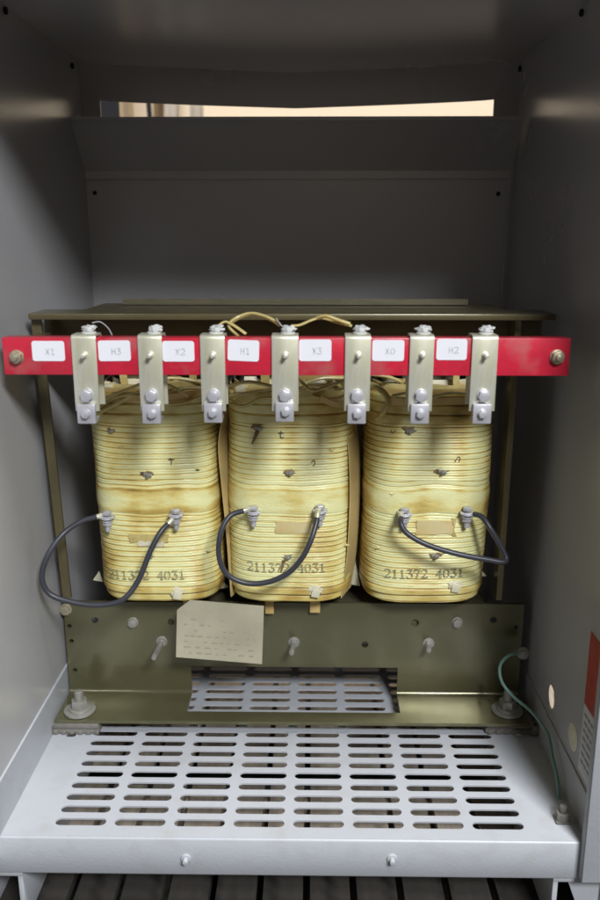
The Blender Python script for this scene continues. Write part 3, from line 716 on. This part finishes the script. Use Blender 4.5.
cable([(243, 511, 1.07), (230, 516, 1.06), (221, 532, 1.05), (219, 556, 1.045), (227, 574, 1.045), (246, 583, 1.045), (268, 582, 1.045), (288, 573, 1.045), (302, 558, 1.045), (311, 540, 1.05), (316, 524, 1.06), (317, 518, 1.065)], 'dark cable making a deep U across the front of the middle coil')
cable([(401, 518, 1.07), (401, 524, 1.06), (408, 534, 1.055), (428, 545, 1.05), (458, 554, 1.045), (490, 560, 1.045), (503, 562, 1.045), (506, 558, 1.05), (500, 545, 1.055), (490, 528, 1.06), (482, 517, 1.07), (474, 514, 1.08)], 'dark cable on right coil ending in a sharp corner beside it')
# ================================================================ data plate, pads, ground wire
YD = 1.075
b = MB(); cs = [(190, 600), (264, 606), (262, 664), (176, 657), (177, 610)]
poly = [at(x, y, YD + .02*max(0, (657-y)/55)) for x, y in cs]
b.prism(poly, (0, .0010, 0)); o = b.build('data_plate', 'plate', smooth=False); 
me_ = MB()
for k in range(7):
    yy = 618+k*5.6; xx = 184
    while xx < 254:
        l = random.uniform(2, 7); a_, c_ = at(xx, yy+ (xx-184)*.06, YD-.0006+.014*max(0, (640-yy)/40)), at(min(xx+l, 256), yy+(xx+l-184)*.06+1.5, YD-.0006+.014*max(0, (640-yy)/40))
        Yk = YD+.02*max(0, (657-yy)/55)-.0012
        a_, c_ = at(xx, yy+(xx-184)*.06, Yk), at(min(xx+l, 256), yy+(xx+l-184)*.06+1.3, Yk)
        me_.box((a_.x, Yk+.0006, c_.z), (c_.x, Yk+.0009, a_.z-.0004)) if random.random() < .7 else None; xx += l+random.uniform(2, 5)
me_.build('worn_print', 'wornprint', o, smooth=False)
tag(o, 'pale cream plate with a clipped corner and worn print hung under the coils', 'plate')
def pad(px, py, label, s):
    p = atz(px, py, FZ)
    r = thing('mounting_pad', (p.x, p.y, 0), label, 'mounting pad', 'rubber isolation pads under the frame corners')
    b = MB()
    for k in range(2): b.box((p.x-.036+.002*k, p.y-.026, .0003+k*.0085), (p.x+.034, p.y+.034, .0080+k*.0085), bev=.0015)
    for k in range(6):
        yy = p.y-.032+k*.012; b.box((p.x-.041*1 if s < 0 else p.x+.03, yy, .002), (p.x-.033 if s < 0 else p.x+.039, yy+.007, .0155), bev=.0012)
        xx = p.x-.033+k*.012; b.box((xx, p.y-.0285, .001), (xx+.007, p.y-.025, .0075), bev=.0012)
    b.build('rubber_block', 'rubber', r)
    b = MB(); z = FZ+.0006
    b.cyl((p.x, p.y, z), (p.x, p.y, z+.0035), .023, 32, bev=.0008); b.cyl((p.x, p.y, z+.0035), (p.x, p.y, z+.0065), .016, 28, bev=.0008); b.build('washer', 'dullzinc', r)
    b = MB(); b.cyl((p.x, p.y, z+.0065), (p.x, p.y, z+.0185), .0125, 6, bev=.0012, spin=.3); b.cyl((p.x, p.y, z+.018), (p.x, p.y, z+.033), .0062, 14, bev=.001)
    for k in range(6): b.cyl((p.x, p.y, z+.020+k*.002), (p.x, p.y, z+.021+k*.002), .0068, 14)
    b.build('anchor_bolt', 'dullzinc', r)
pad(80, 711, 'dusty ridged rubber pad with anchor bolt at left frame corner', -1)
pad(507, 711, 'shaded rubber pad with anchor bolt under the green wire', 1)
P = [at(519, 653, 1.10), at(508, 656, 1.09), at(500, 666, 1.075), at(502, 682, 1.06), at(514, 697, 1.045), at(532, 712, 1.02), at(548, 733, .99), at(562, 757, .96), at(571, 778, .935), at(575, 800, .92)]
P = [V((min(p.x, XR-.012), p.y, p.z)) for p in P]
r = thing('ground_wire', P[-1], 'green insulated wire curving from the frame down beside the right panel', 'wire')
b = MB(); b.tube(P, .0023, 12, 10); b.build('sheath', 'green', r)
b = MB(); b.cyl(P[0]+V((.004, 0, 0)), P[0]-V((.006, 0, 0)), .0035, 12, bev=.0005); hexhead(b, P[0]+V((.006, .0, 0)), (0, -1, .2), .006, .005); b.build('wire_lug', 'dullzinc', r)
p = atz(563, 823, 0.0003)
b = MB(); b.box(p+V((-.009, -.003, 0)), p+V((.009, .014, .003)), bev=.0006); b.cyl(p+V((0, .004, .003)), p+V((0, .004, .013)), .009, 6, bev=.001); b.cyl(p+V((0, .004, .013)), p+V((0, .004, .022)), .0045, 12, bev=.0006)
tag(b.build('floor_bolt', 'rubber'), 'zinc bolt and nut standing on the pan at its shaded right edge', 'bolt')
p = atz(514, 733, .0006)
b = MB(); b.prism([p+V((-.006, .008, 0)), p+V((.001, .011, .003)), p+V((.010, -.007, 0)), p+V((.002, -.008, .001))], (0, 0, .0008)); tag(b.build('paper_scrap', 'cream', smooth=False), 'tiny cream paper scrap lying by the right rubber pad', 'paper')
# ================================================================ what stands below and behind
GZ = -.26
b = MB(); b.box((-6, -5, GZ-.02), (6, 6, GZ)); tag(b.build('ground', 'concrete', smooth=False), 'concrete workshop floor', kind='structure')
pal = thing('wooden_pallet', (0, 1.0, GZ), 'rough wooden pallet of parallel boards seen beneath the slotted pan', 'pallet')
x = -.62
while x < .60:
    w = .066; b = MB(); b.box((x, .80, -.150), (x+w-.013, .945, -.134+random.uniform(-.002, .002)), bev=.0015); b.build('board', 'shadewood', pal)  # front row carries the lip's shade in its tone
    b = MB(); b.box((x, .948, -.150), (x+w-.013, 1.125+random.uniform(-.004, .004), -.132+random.uniform(-.002, .002)), bev=.0015); b.build('board', 'wood', pal)
    b = MB(); b.box((x, 1.175, -.150), (x+w-.013, 1.45, -.133), bev=.0015); b.build('board', 'wood', pal)
    x += w-.004
for y in (.84, 1.09, 1.40):
    b = MB(); b.box((-.62, y, GZ+.001), (.60, y+.03, -.151), bev=.002); b.build('bearer', 'wood', pal)
b = MB(); b.box((-4, 2.9, GZ), (.80, 2.94, 3.2)); tag(b.build('wall', 'room', smooth=False), 'cream wall seen through the vent', kind='structure')
b = MB(); b.box((-4, 2.86, GZ+.001), (.80, 2.898, .985)); tag(b.build('vent_light_blocker', 'ventblock', smooth=False), 'added dark band on the unseen lower wall, cutting light through the vent', kind='structure')  # added out of view to keep vent light off the ceiling
def behind(px0, px1, Y, m, name, label, cat, lean=0):
    a, c = at(px0, 108, Y), at(px1, 108, Y); b = MB()
    b.prism([V((a.x, Y, GZ+.001)), V((c.x, Y, GZ+.001)), V((c.x+lean, Y, 1.7)), V((a.x+lean, Y, 1.7))], (0, .03, 0)); tag(b.build(name, m, smooth=False), label, cat)
behind(96, 116.5, 1.9, 'darkobj', 'dark_upright', 'black upright behind the left end of the vent', 'upright')
behind(117, 131, 2.3, 'boxwood', 'timber_plank', 'pale plank beside the black upright behind the vent', 'plank')
behind(133, 146, 2.2, 'wood', 'timber_plank', 'darker plank leaning at an angle behind the vent', 'plank', .12)
behind(153, 166, 2.4, 'boxwood', 'timber_plank', 'tan plank between two darker ones behind the vent', 'plank')
behind(168, 171, 2.1, 'darkobj', 'metal_rod', 'thin black rod among the planks behind the vent', 'rod', -.08)
behind(178, 190, 2.5, 'wood', 'timber_plank', 'right hand plank of the group behind the vent', 'plank', .05)
# ================================================================ light
def area(loc, target, sx, sy, power, col):
    l = bpy.data.lights.new('ceiling_or_fill_lamp', 'AREA'); l.shape = 'RECTANGLE'; l.size = sx; l.size_y = sy; l.energy = power; l.color = col
    o = bpy.data.objects.new('ceiling_or_fill_lamp', l); C.objects.link(o); o.location = loc
    o.rotation_euler = (V(target)-V(loc)).to_track_quat('-Z', 'Y').to_euler(); return o
area((.52, .22, 3.0), (.1, .95, .0), .22, .5, 80, (1, .985, .99))
area((1.05, -1.75, 2.62), (0, 1.0, .4), .95, .65, 160, (.95, .975, 1))
area((.25, -3.4, 1.75), (0, 1.0, .6), 1.2, .5, 4, (1, .84, .66))  # added low fill behind the camera, lifts the shadow of the bar
area((0, 2.2, 2.6), (0, 2.9, 1.0), 1.6, .4, 22, (1, .86, .70))
w = bpy.data.worlds.new('World'); bpy.context.scene.world = w; w.use_nodes = True
w.node_tree.nodes['Background'].inputs[0].default_value = (1, .88, .76, 1); w.node_tree.nodes['Background'].inputs[1].default_value = .075
sc = bpy.context.scene
sc.view_settings.view_transform = 'Standard'; sc.view_settings.look = 'None'; sc.view_settings.exposure = 0; sc.view_settings.gamma = 1
